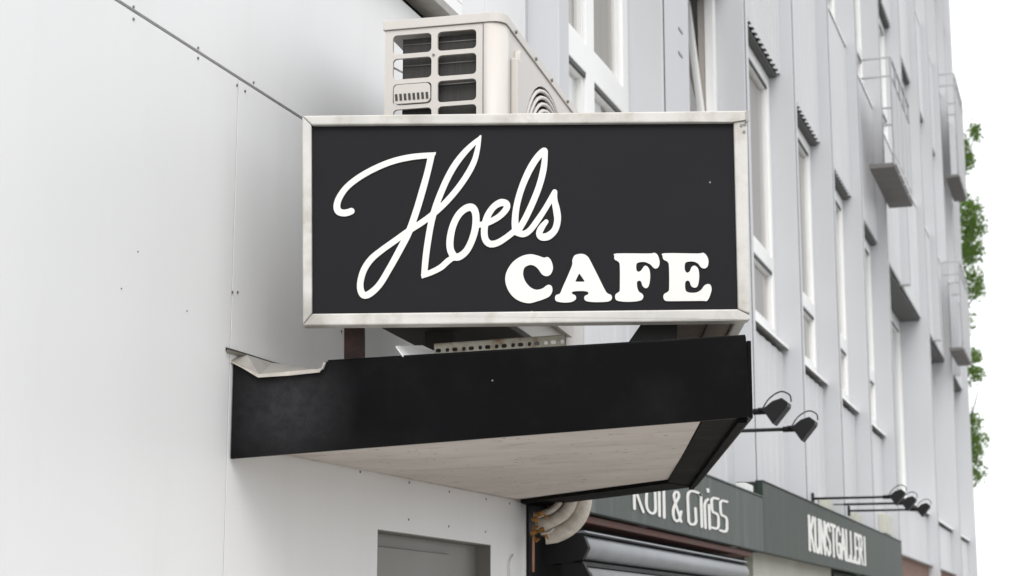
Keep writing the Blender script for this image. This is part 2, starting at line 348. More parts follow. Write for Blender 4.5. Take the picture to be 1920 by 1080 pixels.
def window(y0, y1, z0, z1, tr=None, mull=None, fx=-.05, fw=.085, blinds='c', tilt=False, sash_dark=False):
    L = [[(fx, y0, z0), (fx, y1, z0), (fx, y1, z1), (fx, y0, z1)]]; cells = []
    ys = [(y0 + fw, y1 - fw)] if not mull else [(y0 + fw, mull - fw * .6), (mull + fw * .6, y1 - fw)]
    zs = [(z0 + fw, z1 - fw)] if not tr else [(z0 + fw, tr - fw * .6), (tr + fw * .6, z1 - fw)]
    for a, b in ys:
        for c, d in zs: cells.append((a, b, c, d)); L.append([(fx, a, c), (fx, b, c), (fx, b, d), (fx, a, d)])
    w = prism('window', L, (-.07, 0, 0), M['frame'], grey, bevel=.006)
    for k, (a, b, c, d) in enumerate(cells):
        if tilt and c > z0 + fw + .1:
            continue
        # sash inside the fixed frame, set back a little
        s = .035
        sh = prism('sash', [[(fx - .018, a + .001, c + .001), (fx - .018, b - .001, c + .001), (fx - .018, b - .001, d - .001), (fx - .018, a + .001, d - .001)],
                       [(fx - .018, a + s, c + s), (fx - .018, b - s, c + s), (fx - .018, b - s, d - s), (fx - .018, a + s, d - s)]], (-.04, 0, 0), M['frame'], w)
        quad('pane', fx - .041, a + s - .005, b - s + .005, c + s - .005, d - s + .005, M['glass'], w)
        box('shade_strip', (fx - .017, a + .001, d - .022), (fx - .004, b - .001, d - .001), M['headboard'], w)  # dark strip stands in for the shade below transom and frame head
        typ = blinds[k % len(blinds)]
        if typ == 'c': box('curtain', (fx - .062, a - .0, c - .0), (fx - .056, b + .02, d + .02), M['curtain'], w)
        if typ == 'w': box('blind', (fx - .058, a, c), (fx - .052, b + .02, d + .02), M['blind'], w)
        if typ == 'h':
            box('curtain', (fx - .070, a, c), (fx - .064, b, d), M['curtain'], w)
            box('blind', (fx - .058, a, c), (fx - .052, a + (b - a) * .52, d + .02), M['blind'], w)
    if tilt:
        for (a, b, c, d) in cells:
            if c < z0 + fw + .1: continue
            an = math.radians(tilt); s = .07; h = d - c
            def tp(y, q, off=0): return Vector((fx - .01 - math.sin(an) * q + off * math.cos(an), y, c + .01 + math.cos(an) * q))
            sh = prism('tilted_sash', [[tp(a + .01, 0), tp(b - .01, 0), tp(b - .01, h - .02), tp(a + .01, h - .02)],
                                       [tp(a + s, s), tp(b - s, s), tp(b - s, h - s), tp(a + s, h - s)]], (-.045, 0, 0), M['frame'], w, bevel=.004)
            mesh('pane', [tp(a + s, s, -.02), tp(b - s, s, -.02), tp(b - s, h - s, -.02), tp(a + s, h - s, -.02)], [(0, 1, 2, 3)], M['glass'], w)
            box('reveal', (fx - .115, b + .0, c), (fx - .072, b + .05, d), M['curtain'], w)
    # sill flashing
    sl = mesh('sill', [(fx - .03, y0, z0 - .002), (fx - .03, y1, z0 - .002), (.045, y1, z0 - .035), (.045, y0, z0 - .035), (.045, y0, z0 - .058), (.045, y1, z0 - .058)],
              [(0, 1, 2, 3), (3, 2, 5, 4)], M['frame'], w, solid=.003)
    # head board under the sheet above
    box('head_board', (-.35, y0, z1 + .002), (.012, y1, z1 + .02), M['headboard'], w)
    return w
# first floor, narrow bays
for k in range(6):
    y0, y1 = PIERS[k] + PW + .003, PIERS[k + 1] - .003
    if k == 0:
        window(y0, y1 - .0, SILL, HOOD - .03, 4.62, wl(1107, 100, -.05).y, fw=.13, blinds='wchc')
    elif k == 1:
        ya = wl(1286, 100, -.05).y
        box('side_panel', (-.12, y0, SILL), (-.03, ya, HOOD - .03), M['pier'], grey)
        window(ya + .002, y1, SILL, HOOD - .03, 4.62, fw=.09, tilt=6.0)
    else:
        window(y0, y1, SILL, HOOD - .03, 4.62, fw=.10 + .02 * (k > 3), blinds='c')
    corr(y0, y1, BASE, SILL - .095, dep=.006, pitch=.27)
# first floor, wide bays with deep heads and low sills
for k in range(6, 9):
    y0, y1 = PIERS[k] + PW + .003, PIERS[k + 1] - .003
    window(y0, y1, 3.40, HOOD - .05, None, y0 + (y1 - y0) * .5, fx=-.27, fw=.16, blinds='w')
    corr(y0, y1, 2.62, 3.30, dep=.006, pitch=.27)
# floors above
for k in range(len(UPIERS) - 1):
    y0, y1 = UPIERS[k] + PW + .003, UPIERS[k + 1] - .003
    corr(y0, y1, HOOD, 7.93, x=.045)
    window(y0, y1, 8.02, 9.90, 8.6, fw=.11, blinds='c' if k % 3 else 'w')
    corr(y0, y1, 9.93, 11.55, x=.045)
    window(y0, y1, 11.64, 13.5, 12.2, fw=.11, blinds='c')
    corr(y0, y1, 13.53, GTOP, x=.045)
# flush back strip above the wide bays
# small dark vents on the lower sheets
for px, py in [(1477, 848), (1480, 915), (1275, 58), (1275, 103)]:
    p = wl(px, py, .152 if px < 1300 else 0)
    box('vent_slot', (p.x, p.y - .05, p.z - .008), (p.x + .006, p.y + .05, p.z + .008), M['core'] if px > 1300 else M['screw'], grey)
# ground floor under the boards
box('shop_wall', (-.30, CORNER + .03, 0), (-.03, 12.4, 2.24), M['core'], grey)
box('dark_pilaster', (-.029, CORNER + .02, 0), (.012, CORNER + .17, 2.235), M['capdark'], grey)
box('cream_wall', (-.10, 12.45, 0), (.02, 16.3, 2.24), M['creamwall'], grey)
box('green_door', (-.12, 16.35, 0), (-.04, 21.9, 2.24), M['doorgreen'], grey)
box('door_frame', (-.12, 16.31, 0), (.04, 16.345, 2.24), M['core'], grey)
box('brick_base', (-.30, 22.0, 0), (-.01, GEND, 2.60), M['brick'], grey)
box('drip_edge', (-.02, 21.95, 2.60), (.06, GEND, 2.618), M['guard'], grey)
# ------------------------------------------------------------------ window guards on the grey building
def guard(y0, y1, z0, z1, x0=PX, x1=.43):
    gd = box('window_guard', (x0, y0, z0), (x1, y1, z0 + .05), M['planter'], grey)
    r = .014
    for z in (z1, z1 - .22):
        v, f = tube_geo([(x0 - .05, y0, z), (x1, y0, z), (x1, y1, z), (x0 - .05, y1, z)], r, 6); mesh('rail', v, f, M['guard'], gd)
    n = 4
    for i in range(n + 1):
        y = y0 + (y1 - y0) * i / n
        mesh('post', *tube_geo([(x1, y, z0 + .02), (x1, y, z1)], r, 6), M['guard'], gd)
    for i in range(2):      # sheet infill panels
        ya = y0 + (y1 - y0) * (i * .5) + .03; yb = ya + (y1 - y0) * .5 - .06
        box('infill', (x1 - .006, ya, z0 + .16), (x1 + .004, yb, z1 - .25), M['guard'], gd)
    box('edge_beam', (x1 - .03, y0, z0 + .051), (x1 + .012, y1, z0 + .12), M['guard'], gd)
a = wl(1622, 112, PX); b_ = wl(1627, 310, PX)
guard(a.y, a.y + 2.0, b_.z, a.z)
a = wl(1764, 140, PX); guard(a.y, a.y + 1.9, wl(1766, 312, PX).z, a.z, x1=.38)
a = wl(1772, 492, PX); guard(a.y, a.y + 1.9, wl(1776, 650, PX).z, a.z, x1=.38)
# ------------------------------------------------------------------ shop boards
BX = .20
def board(name, y0, y1, z0, z1, m, label):
    t = thing(name, (BX, (y0 + y1) / 2, z0), label, 'shop sign')
    box('panel', (.155, y0, z0), (BX, y1, z1), m, t, bevel=.004)
    box('cap', (.150, y0, z1 + .001), (BX + .006, y1, z1 + .010), m, t)
    return t
yB = wl(1430, 910, BX).y
b1 = board('shop_board', 7.50, yB - .006, 2.21, 2.575, M['green'], 'grey-green shop board with thin rounded white letters above the rolled awning')
b2 = board('shop_board', yB, wl(1690, 1015, BX).y, 2.21, 2.685, M['green2'], 'dark green shop board with crowded white serif capitals')
box('return_end', (.02, yB, 2.21), (.154, yB + .03, 2.685), M['green2'], b2)
Z4 = lambda X, Y, w=None: (1100 + X / 4.154, 740 + Y / 4.154)
def st(pts, w=8.5, smooth=True):
    q = catmull(pts, 5) if smooth and len(pts) > 2 else pts
    return [(*Z4(p[0], p[1]), w / 4.154) for p in q]
wd_ = 8.5
rolf = {
 'R': [st([(372, 890), (365, 560)], wd_, False), st([(440, 915), (385, 760)], wd_, False), st([(365, 565), (420, 585), (445, 650), (430, 735), (380, 755)])],
 'o': [st([(470, 700), (465, 850), (480, 905), (510, 925), (530, 915), (536, 880), (530, 730), (520, 700), (495, 685), (470, 700)])],
 'l': [st([(567, 945), (560, 560)], wd_, False)],
 'f': [st([(604, 958), (598, 640), (610, 600), (640, 595)], wd_, False), st([(585, 710), (625, 722)], wd_, False)],
 'ampersand': [st([(735, 990), (700, 880), (680, 800), (690, 760), (712, 765), (715, 800), (690, 850), (675, 900), (678, 960), (700, 985), (722, 970), (735, 910)])],
 'C': [st([(846, 885), (852, 985), (846, 1004), (832, 1012), (808, 1008), (794, 990), (786, 800), (792, 766), (808, 752), (832, 752), (872, 766), (889, 786)], 8.5, False)],
 'h': [st([(897, 1030), (890, 800), (880, 775)], wd_, False)],
 'r': [st([(925, 1038), (918, 860), (930, 825), (945, 815)], wd_, False)],
 'i': [st([(958, 1045), (952, 860)], wd_, False), st([(945, 755), (943, 738)], 9, False)],
 's': [st([(1024, 812), (990, 804), (976, 812), (972, 832), (975, 895), (982, 914), (1012, 928), (1022, 942), (1026, 965), (1027, 1022), (1020, 1040), (1006, 1044), (972, 1034)], 8.5, False)],
 'ss': [st([(1092, 834), (1058, 825), (1044, 833), (1040, 853), (1043, 918), (1050, 938), (1078, 951), (1088, 965), (1092, 988), (1093, 1045), (1086, 1063), (1072, 1067), (1038, 1057)], 8.5, False)],
}
for k, s in rolf.items():
    v, f = sdf_geo(s, .9, lambda x, y: wl(x, y, BX + .004)); mesh('letter', v, f, M['letter'], b1, solid=.004)
# condensed serif capitals
def cell(k, u, v):   # 12 cells on the board, letter box corners in the photograph
    q = (k + u) / 12.0; q = q / (q + (1 - q) * 1.0)
    # spread evenly in metres along the board
    ya, yb_ = wl(1516, 1000, BX + .004).y, wl(1625, 1030, BX + .004).y
    za, zb = wl(1516, 968, BX + .004).z, wl(1516, 1030, BX + .004).z
    return Vector((BX + .004, ya + (yb_ - ya) * (k + u) / 12.0, zb + (za - zb) * v))
SER = {'K': [[(.15, 0), (.15, 1)], [(.85, 1), (.2, .45)], [(.35, .6), (.88, 0)]], 'U': [[(.15, 1), (.15, .2), (.35, 0), (.65, 0), (.85, .2), (.85, 1)]],
       'N': [[(.15, 0), (.15, 1)], [(.15, 1), (.85, 0)], [(.85, 0), (.85, 1)]], 'S': [[(.85, .8), (.6, 1), (.2, .9), (.2, .65), (.8, .38), (.8, .1), (.5, 0), (.12, .2)]],
       'T': [[(.5, 0), (.5, 1)], [(.08, 1), (.92, 1)]], 'G': [[(.88, .8), (.6, 1), (.25, .9), (.13, .5), (.25, .1), (.6, 0), (.85, .12), (.85, .45), (.55, .45)]],
       'A': [[(.1, 0), (.5, 1)], [(.5, 1), (.9, 0)], [(.25, .35), (.75, .35)]], 'L': [[(.2, 1), (.2, 0), (.9, 0), (.9, .15)]],
       'E': [[(.88, .88), (.88, 1), (.2, 1), (.2, 0), (.9, 0), (.9, .12)], [(.2, .52), (.7, .52)]],
       'R': [[(.18, 0), (.18, 1), (.7, 1), (.85, .8), (.7, .52), (.2, .5)], [(.45, .5), (.9, 0)]], 'I': [[(.5, 0), (.5, 1)]]}
for k, ch in enumerate('KUNSTGALLERI'):
    ss = []
    for s in SER[ch]:
        ss.append([(p[0] * 100 + 0, p[1] * 300, 17) for p in s])
    for s in SER[ch]:          # small serifs on vertical ends
        for p in (s[0], s[-1]):
            if p[1] in (0, 1) and ch in 'KNTAIUR': ss.append([(p[0] * 100 - 18, p[1] * 300, 5), (p[0] * 100 + 18, p[1] * 300, 5)])
    v, f = sdf_geo(ss, 5, lambda x, y, k=k: cell(k, x / 100, y / 300)); mesh('letter', v, f, M['letter'], b2, solid=.003)
# red-brown beam under the first board
bm_ = tag(box('timber_beam', (.03, 7.50, 2.172), (.150, 11.7, 2.206), M['redwood'], bevel=.004), 'red-brown timber beam below the grey-green board', 'beam')
# ------------------------------------------------------------------ rolled awning
AY0, AY1 = 7.47, 11.25
aw = thing('awning', (.12, 9.3, 1.6), 'grey rolled-up shop awning with dark end cap below the red-brown beam', 'awning')
def sec(pts, y0, y1, name, m, smooth=False): return prism(name, [[(x, y0, z) for x, z in pts]], (0, y1 - y0, 0), m, aw, smooth=smooth)
arc = lambda cx, cz, r, a0, a1, n=16, ez=1: [(cx + r * math.cos(math.radians(a0 + (a1 - a0) * i / n)), cz + ez * r * math.sin(math.radians(a0 + (a1 - a0) * i / n))) for i in range(n + 1)]
sec([(.02, 2.115), (.20, 2.125), (.21, 2.117), (.02, 2.104)], AY0, AY1, 'hood', M['tubegrey'])
o = sec(arc(.165, 2.055, .052, 0, 360, 28)[:-1], AY0 + .02, AY1, 'roll', M['tubegrey'])
for p in o.data.polygons:
    if len(p.vertices) == 4: p.use_smooth = True
sec([(.05, 1.995), (.185, 1.992), (.185, 1.974), (.05, 1.974)], AY0 + .03, AY1 - .02, 'slot', M['capdark'])
sec([(.10, 1.972)] + arc(.17, 1.90, .07, 80, -80, 10) + [(.10, 1.80)], AY0 + .02, AY1 - .01, 'front_bar', M['fabric'])
sec([(.015, 2.12), (.15, 2.12), (.205, 2.10), (.225, 2.05), (.20, 2.0), (.14, 1.985), (.015, 1.985)], AY0 - .02, AY0 + .018, 'end_cap', M['capdark'])
sec([(.10, 1.984), (.20, 1.984), (.235, 1.92), (.225, 1.80), (.12, 1.78)], AY0 - .015, AY0 + .018, 'end_bracket', M['capdark'])
sec([(.015, 2.12), (.15, 2.12), (.20, 2.10), (.20, 2.0), (.14, 1.80), (.015, 1.80)], AY1 + .002, AY1 + .03, 'end_cap', M['capdark'])
# ------------------------------------------------------------------ ducts under the canopy
du = thing('pipe_bundle', dp(1040, 990, 7.5), 'pale wrapped air conditioning pipes with orange foam bending into the dark shop front', 'pipes')
def px_path(P, t): return [dp(x, y, t + (q[0] if q else 0)) for x, y, *q in P]
tube('wrapped_pipe', catmull([tuple(p) for p in px_path([(1094, 905), (1094, 940), (1086, 968), (1066, 990), (1040, 1003), (1022, 1006)], 7.55)], 5), [.036] * 21 + [.034] * 5, M['duct'], du, n=12)
tube('wrapped_pipe', catmull([tuple(p) for p in px_path([(1072, 905), (1072, 935), (1062, 958), (1044, 972), (1022, 982), (1004, 984)], 7.52)], 5), .028, M['duct'], du, n=12)
tube('wrapped_pipe', catmull([tuple(p) for p in px_path([(1050, 905), (1050, 938), (1036, 955), (1012, 965), (1000, 966)], 7.50)], 5), .014, M['duct'], du, n=10)
tube('red_pipe', px_path([(1025, 951), (1060, 947), (1080, 944)], 7.62), .012, M['redhint'], du, n=8)
for q_ in range(16):
    x = random.uniform(1000, 1026); y = random.uniform(962, 1014); w_ = random.uniform(2, 6); r = random.uniform(.004, .011)
    tube('foam', catmull([tuple(dp(x - w_, y + random.uniform(-6, 6), 7.46)), tuple(dp(x, y + random.uniform(-3, 3), 7.44)), tuple(dp(x + w_, y + random.uniform(-8, 8), 7.47))], 3), [r * q for q in (.4, .9, 1.1, .8, 1.1, .7, .4)], M['orange'], du, n=7)
tube('copper_pipe', px_path([(1001, 985), (1000, 1020), (1000, 1072)], 7.45), .0055, M['copper'], du, n=8)
tube('strap', px_path([(1014, 1001), (1030, 998), (1038, 990)], 7.43), .006, M['duct'], du, n=6)
# ------------------------------------------------------------------ canopy
can = thing('canopy', (.6, 5.2, 2.18), 'black clad entrance canopy with stained plaster soffit carrying the cafe sign', 'canopy')
TA, TB = 5.0, 4.70
A = dp(430, 860, TA); B = dp(1404, 782, TB)
fdir = (B - A); fdir.z = 0; fdir.normalize(); fn = Vector((fdir.y, -fdir.x, 0))       # towards the camera
FP = lambda x, y, off=0: onpl(x, y, A + fn * off, fn)
A.x = .0
front = [(431, 860), (1404, 782), (1403, 740), (1400, 665), (1398, 630), (1340, 634), (1200, 642.5), (1000, 654.5), (850, 663.5), (740, 670), (640, 676.5), (612, 678), (607, 692), (597, 697), (545, 702), (483, 706), (460, 694), (432, 679)]
pts = [FP(x, y) for x, y in front]
for p in pts: p.x = max(p.x, .004)
prism('front_fascia', pts, -fn * .014, M['black'], can, bevel=.002)
# folded edge along the top of the front fascia
tube('top_fold', [FP(x, y, .0) - fn * .008 for x, y in [(614, 678), (740, 670.3), (1000, 654.8), (1200, 642.8), (1397, 630.5)]], .006, M['black'], can, n=8)
# soffit plane
J1, J2, N_ = wl(540, 853), wl(975, 938), dp(1314, 789, TB + .02)
sn = (J2 - J1).cross(N_ - J1).normalized()
if sn.z > 0: sn = -sn
SP = lambda x, y, off=0: onpl(x, y, J1 + sn * off, sn)
def inside(p): p.x = max(p.x, .003); return p
nl = J1 + (J1 - J2).normalized() * ((J1.y - A.y - .012) / ((J2 - J1).normalized().y))
nl.x = .003
corner_fr = SP(1252, 904); nr_line = (SP(1314, 789) - corner_fr).normalized()
nr = corner_fr + nr_line * ((corner_fr.y - (A.y + .0)) / -nr_line.y * .985)
# keep the near right soffit corner just behind the fascia
tt = ((A - fn * .016) - corner_fr).dot(fn) / nr_line.dot(fn); nr = corner_fr + nr_line * tt
nl = Vector((.003, (A - fn * .016).y, nl.z))
prism('soffit', [nl, nr, corner_fr, inside(SP(978, 939))], -sn * .03, M['soffit'], can)
# black steel edge: right side and far side, hanging slightly below the soffit
fr_out = SP(1300, 912, .012); rb = onpl(1396, 783, A - fn * .016, fn); rb2 = onpl(1318, 787, A - fn * .016, fn)
cf = SP(1252, 905, .012); far_l = inside(SP(976, 941, .012)); far_l2 = SP(986, 951, .012)
rbo = B - fn * .016 - fdir * .004
prism('edge_frame', [rb2, rbo + sn * .0, fr_out, cf], UPZ * .045, M['blackin'], can, bevel=.002)
prism('edge_frame', [cf + sn * .003, fr_out + sn * .003 + (fr_out - cf) * .0, far_l2 + sn * .003, far_l + sn * .003], UPZ * .045, M['blackin'], can, bevel=.002)
# lip along the outside of the right edge frame
lip_a, lip_b = rbo, fr_out
q = (rb2 - rbo).normalized()
prism('lip', [lip_a + q * .002 - UPZ * .001, lip_b - UPZ * .001, lip_b + q * .018 - UPZ * .001, lip_a + q * .026 - UPZ * .001], -UPZ * .012, M['blackin'], can)
# outer right and far fascia
ZT = 2.466
rn = (fr_out - rbo); rn.z = 0
out_r = Vector((rn.y, -rn.x, 0)).normalized()
if out_r.x < 0: out_r = -out_r
def wallseg(name, p, q_, th, zt, m):
    a = Vector(p); b = Vector(q_); a2 = Vector((a.x, a.y, zt)); b2_ = Vector((b.x, b.y, zt)); return prism(name, [a, b, b2_, a2], th, m, can, bevel=.002)
wallseg('side_fascia', rbo + out_r * .002, fr_out + out_r * .002, out_r * .012, ZT, M['black'])
fo = Vector((0, 1, 0))
wallseg('back_fascia', fr_out + fo * .003, far_l2 + fo * .003, fo * .012, ZT - .02, M['black'])
# roof sheet
prism('roof_sheet', [Vector((.004, A.y + .02, 2.40)), Vector((nr.x + .05, nr.y + .03, 2.40)), Vector((fr_out.x, fr_out.y, 2.40)), Vector((.004, far_l.y, 2.40))], (0, 0, .012), M['flash'], can)
# bent flashing at the wall end
fl = [[wl(426, 655, .012), wl(463, 666, .012), wl(510, 681, .012), wl(556, 694.5, .012)], [FP(425, 671, .004), FP(452, 686, .006), FP(486, 704, .012), FP(602, 695, .008)]]
def rows_mesh(name, top, bot, n, m, parent, solid=.003, sm=False):
    T = [Vector(p) for p in top]; Bt = [Vector(p) for p in bot]
    v = []; f = []; k = len(T); R_ = 2
    for r in range(R_):
        t = r / (R_ - 1)
        for i in range(k): v.append(T[i].lerp(Bt[i], t) + Vector((0, 0, 0)))
    for r in range(R_ - 1):
        for i in range(k - 1): f.append((r * k + i, r * k + i + 1, r * k + k + i + 1, r * k + k + i))
    return mesh(name, v, f, m, parent, smooth=sm, solid=solid)
rows_mesh('bent_flashing', fl[0], fl[1], 4, M['flash'], can)
rows_mesh('flashing_lip', [FP(425, 671, .007), FP(452, 686, .009), FP(486, 702, .015), FP(545, 696, .013), FP(602, 691, .011)],
          [FP(427, 676, .007), FP(454, 690, .009), FP(484, 708, .016), FP(545, 704, .014), FP(600, 698, .011)], 4, M['lipmetal'], can)
prism('torn_tab', [FP(600, 697, .012), FP(606, 690, .014), FP(611, 681, .012), FP(607, 678, .010), FP(604, 688, .010)], fn * .003, M['lipmetal'], can)
tube('sealant', [wl(425, 654, .004), wl(463, 665.5, .006), wl(510, 680.5, .006), wl(558, 694, .004)], .0048, M['core'], can, n=6)
tube('wall_bead', [wl(533, 851, .006), wl(640, 872, .006), wl(760, 896, .006), wl(880, 920, .006), wl(974, 938, .006)], .004, M['soffit'], can, n=6)
# ------------------------------------------------------------------ cafe sign
S0 = dp(960, 410, 4.97)
SG = lambda x, y, off=0: onpl(x, y, S0 - FH * off, FH)
sign = thing('cafe_sign', SG(985, 608), 'black and white cafe sign box with script lettering in a pale metal frame', 'sign')
TL, TR, BR, BL = (566, 216.5), (1402, 207), (1408, 598), (567, 610)
iTL, iTR, iBR, iBL = (584.5, 234), (1375, 228.5), (1383, 579.5), (585.5, 588)
dep = FH * .24
def member(name, px, off, ext, m, bevel=.004): return prism(name, [SG(x, y, off) for x, y in px], ext, m, sign, bevel=bevel)
member('frame_bottom', [BL, (700, 609), (1000, 606), (1385, 601.5), (1400, 600), BR, (1404, 590), iBR, iBL], .0, FH * .055, M['alu'])
member('frame_top', [TL, TR, (1402, 224), iTR, (1374.5, 228.7), iTL], .003, FH * .057, M['alu'])
member('frame_side', [(566.5, 217.5), (583.8, 234.2), (584.8, 588), (567.6, 609)], .001, FH * .055, M['alu'])
member('frame_side', [(1375.7, 229.2), (1401.4, 225), (1406.5, 588.5), (1384, 579.3)], -.003, FH * .053, M['alu'])
member('face_panel', [(580, 230), (1380, 224), (1387, 584), (580, 592)], -.014, FH * .004, M['board'], 0)
member('back_panel', [(580, 230), (1380, 224), (1387, 584), (580, 592)], -.048, FH * .004, M['core'], 0)
# end bracket at the top right and screws
member('corner_cap', [(1398.5, 207.2), (1404, 207), (1404, 226), (1398.5, 229)], .0065, FH * .02, M['flash'], .001)
for x, y in [(1390, 235), (1395, 247), (1396, 233)]:
    v, f = disc_geo(SG(x, y, -.0025), -FH, .004); mesh('screw', v, f, M['screw'], sign)
# second face of the sign, running back along the street edge of the canopy
sb0 = SG(1405, 600, -.058); sdir_ = (fr_out - rbo); sdir_.z = 0; sdir_.normalize(); sin_ = Vector((sdir_.y, -sdir_.x, 0)); sin_ = -sin_ if sin_.x > 0 else sin_
zt_ = SG(1402, 210).z - .01; zb_ = sb0.z
sb0 = sb0 + sin_ * .01
def sbx(name, u0, u1, v0, v1, z0, z1, m): return prism(name, [Vector((*(sb0 + sin_ * u + sdir_ * v).xy, z0)) for u, v in ((u0, v0), (u1, v0), (u1, v1), (u0, v1))], (0, 0, z1 - z0), m, sign, bevel=.003)
sbx('side_box', 0, .19, 0, 1.25, zb_ + .004, zt_, M['underside'])
sbx('bottom_trim', 0, .03, 0, 1.25, zb_ - .008, zb_ + .003, M['alu'])
sbx('bottom_seam', .1, .106, .0, 1.25, zb_ - .002, zb_ + .003, M['core'])
# posts
def post(px, t0, th, name, m): return prism(name, [onpl(x, y, S0 + FH * t0, FH) for x, y in px], FH * th, m, sign, bevel=.002)
post([(645, 600), (682, 600), (682, 700), (645, 700)], .14, .05, 'support_post', M['rust'])
post([(1210, 596), (1270, 596), (1270, 690), (1150, 690), (1176, 645)], .10, .05, 'support_plate', M['core'])
# script lettering
Z5 = lambda p: (580 + p[0] / 2.8415, 220 + p[1] / 2.8415)
def sk_(pts, w=17, n=6):
    pw = [(p[0], p[1], p[2] if len(p) > 2 else w) for p in pts]
    return [(*Z5(p), p[2] / 2.8415) for p in catmull(pw, n)]
script = [
 sk_([(224, 500, 17), (205, 507, 18), (180, 510, 18), (155, 500, 19), (147, 472, 18), (160, 428, 17), (200, 372, 16), (270, 317, 16), (360, 268, 16), (450, 233, 16), (545, 212, 16), (640, 203, 15)]),
 sk_([(652, 203, 15), (648, 215, 17), (628, 300, 17), (600, 400, 18), (570, 500, 18), (530, 612, 18), (485, 700, 18), (430, 800, 17), (375, 890, 17), (325, 938, 18), (292, 948, 18), (275, 925, 18), (272, 880, 17), (290, 815, 17), (330, 755, 17), (390, 705, 16), (460, 655, 16), (530, 605, 16), (600, 560, 16), (660, 515, 16), (725, 455, 16), (790, 380, 16), (845, 300, 16), (880, 230, 15), (897, 165, 13), (907, 112, 9)]),
 sk_([(907, 112, 9), (875, 140, 13), (825, 190, 16), (775, 255, 17), (733, 330, 17), (700, 405, 17), (672, 480, 17), (650, 560, 17), (632, 660, 17), (620, 750, 17), (612, 838, 16)]),
 sk_([(610, 840, 15), (650, 826, 15), (700, 800, 16), (740, 765, 16), (770, 745, 14)]),
 sk_([(770, 742, 20), (752, 705, 19), (750, 650, 19), (765, 580, 18), (795, 520, 18), (835, 485, 19), (868, 482, 20), (886, 515, 19), (886, 580, 19), (868, 650, 18), (838, 710, 18), (800, 742, 19), (770, 744, 20)]),
 sk_([(888, 572, 15), (915, 572, 15), (955, 560, 16), (1010, 530, 16), (1048, 490, 17), (1050, 462, 18), (1020, 455, 19), (980, 480, 17), (948, 530, 18), (933, 590, 18), (936, 645, 18), (960, 674, 18), (1000, 670, 17), (1050, 640, 16), (1100, 600, 16)]),
 sk_([(1100, 605, 20), (1096, 550, 18), (1105, 470, 17), (1130, 380, 17), (1168, 290, 18), (1210, 220, 18), (1250, 178, 16), (1255, 205, 15), (1247, 280, 17), (1225, 365, 17), (1190, 455, 17), (1150, 540, 17), (1115, 600, 17)]),
 sk_([(1105, 612, 18), (1140, 622, 17), (1175, 602, 16), (1215, 550, 16), (1255, 490, 15), (1290, 430, 15), (1307, 398, 14)]),
 sk_([(1307, 398, 14), (1306, 440, 16), (1318, 500, 19), (1322, 550, 18), (1308, 600, 18), (1275, 632, 20), (1240, 638, 19), (1225, 620, 17), (1236, 590, 17), (1262, 556, 12)]),
]
# sharp outer corners of the big initial
script += [[(*Z5((640, 203)), 15 / 2.84), (*Z5((664, 196)), 9 / 2.84), (*Z5((672, 188)), 3 / 2.84)], [(*Z5((612, 838)), 15 / 2.84), (*Z5((604, 852)), 6 / 2.84), (*Z5((600, 857)), 2 / 2.84)],
           [(*Z5((905, 115)), 10 / 2.84), (*Z5((912, 100)), 5 / 2.84)]]
v, f = sdf_geo(script, 1.0, lambda x, y: SG(x, y, -.0115)); mesh('script_lettering', v, f, M['letter'], sign, solid=.003)
Z6 = lambda p: (930 + p[0] / 3.84, 450 + p[1] / 3.84)
CAFE = {
'C': [[(365,122),(345,127),(300,112),(245,102),(180,118),(120,160),(80,220),(66,280),(80,345),(115,400),(165,437),(235,455),(300,440),(345,425),(385,405),(405,370),(402,335),(382,322),(360,330),(335,348),(290,358),(245,338),(210,295),(195,245),(205,200),(240,180),(275,185),(305,210),(330,245),(360,260),(390,250),(408,215),(408,180),(395,145),(380,127)]],
'A': [[(600,100),(565,112),(550,145),(548,180),(520,250),(480,340),(460,385),(435,395),(425,415),(435,440),(490,450),(545,445),(575,425),(572,400),(550,388),(548,375),(575,368),(640,368),(665,378),(660,392),(638,405),(638,430),(665,443),(730,447),(810,442),(835,420),(828,395),(805,385),(785,360),(740,270),(690,170),(665,125),(635,103)], [(600,243),(594,250),(574,292),(575,299),(582,300),(628,300),(635,298),(635,291),(607,250)]],
'F': [[(870,97),(853,115),(855,140),(885,160),(892,200),(892,340),(888,370),(862,390),(858,415),(875,437),(950,445),(1035,437),(1060,415),(1055,390),(1030,372),(1018,345),(1015,305),(1030,293),(1045,300),(1055,330),(1078,347),(1100,330),(1110,270),(1105,215),(1085,187),(1065,190),(1048,215),(1030,228),(1013,220),(1010,180),(1025,162),(1070,158),(1110,175),(1135,200),(1155,205),(1172,190),(1178,155),(1165,110),(1140,92),(1100,97)]],
'E': [[(1215,95),(1200,115),(1207,140),(1238,160),(1246,200),(1247,340),(1240,370),(1212,388),(1205,410),(1217,435),(1260,440),(1480,438),(1515,440),(1535,415),(1552,360),(1545,325),(1525,317),(1500,328),(1475,360),(1440,378),(1390,378),(1365,360),(1362,310),(1375,293),(1393,298),(1405,330),(1428,343),(1452,330),(1463,270),(1457,210),(1432,185),(1408,195),(1395,225),(1375,235),(1360,215),(1360,175),(1375,158),(1420,155),(1455,170),(1475,195),(1500,205),(1523,190),(1530,150),(1515,110),(1490,92),(1450,97)]],
}
for k, loops in CAFE.items():
    L = [[SG(*Z6(p), -.0105) for p in catmull(l, 4, True)] for l in loops]
    prism('letter', L, FH * .003, M['letter'], sign)
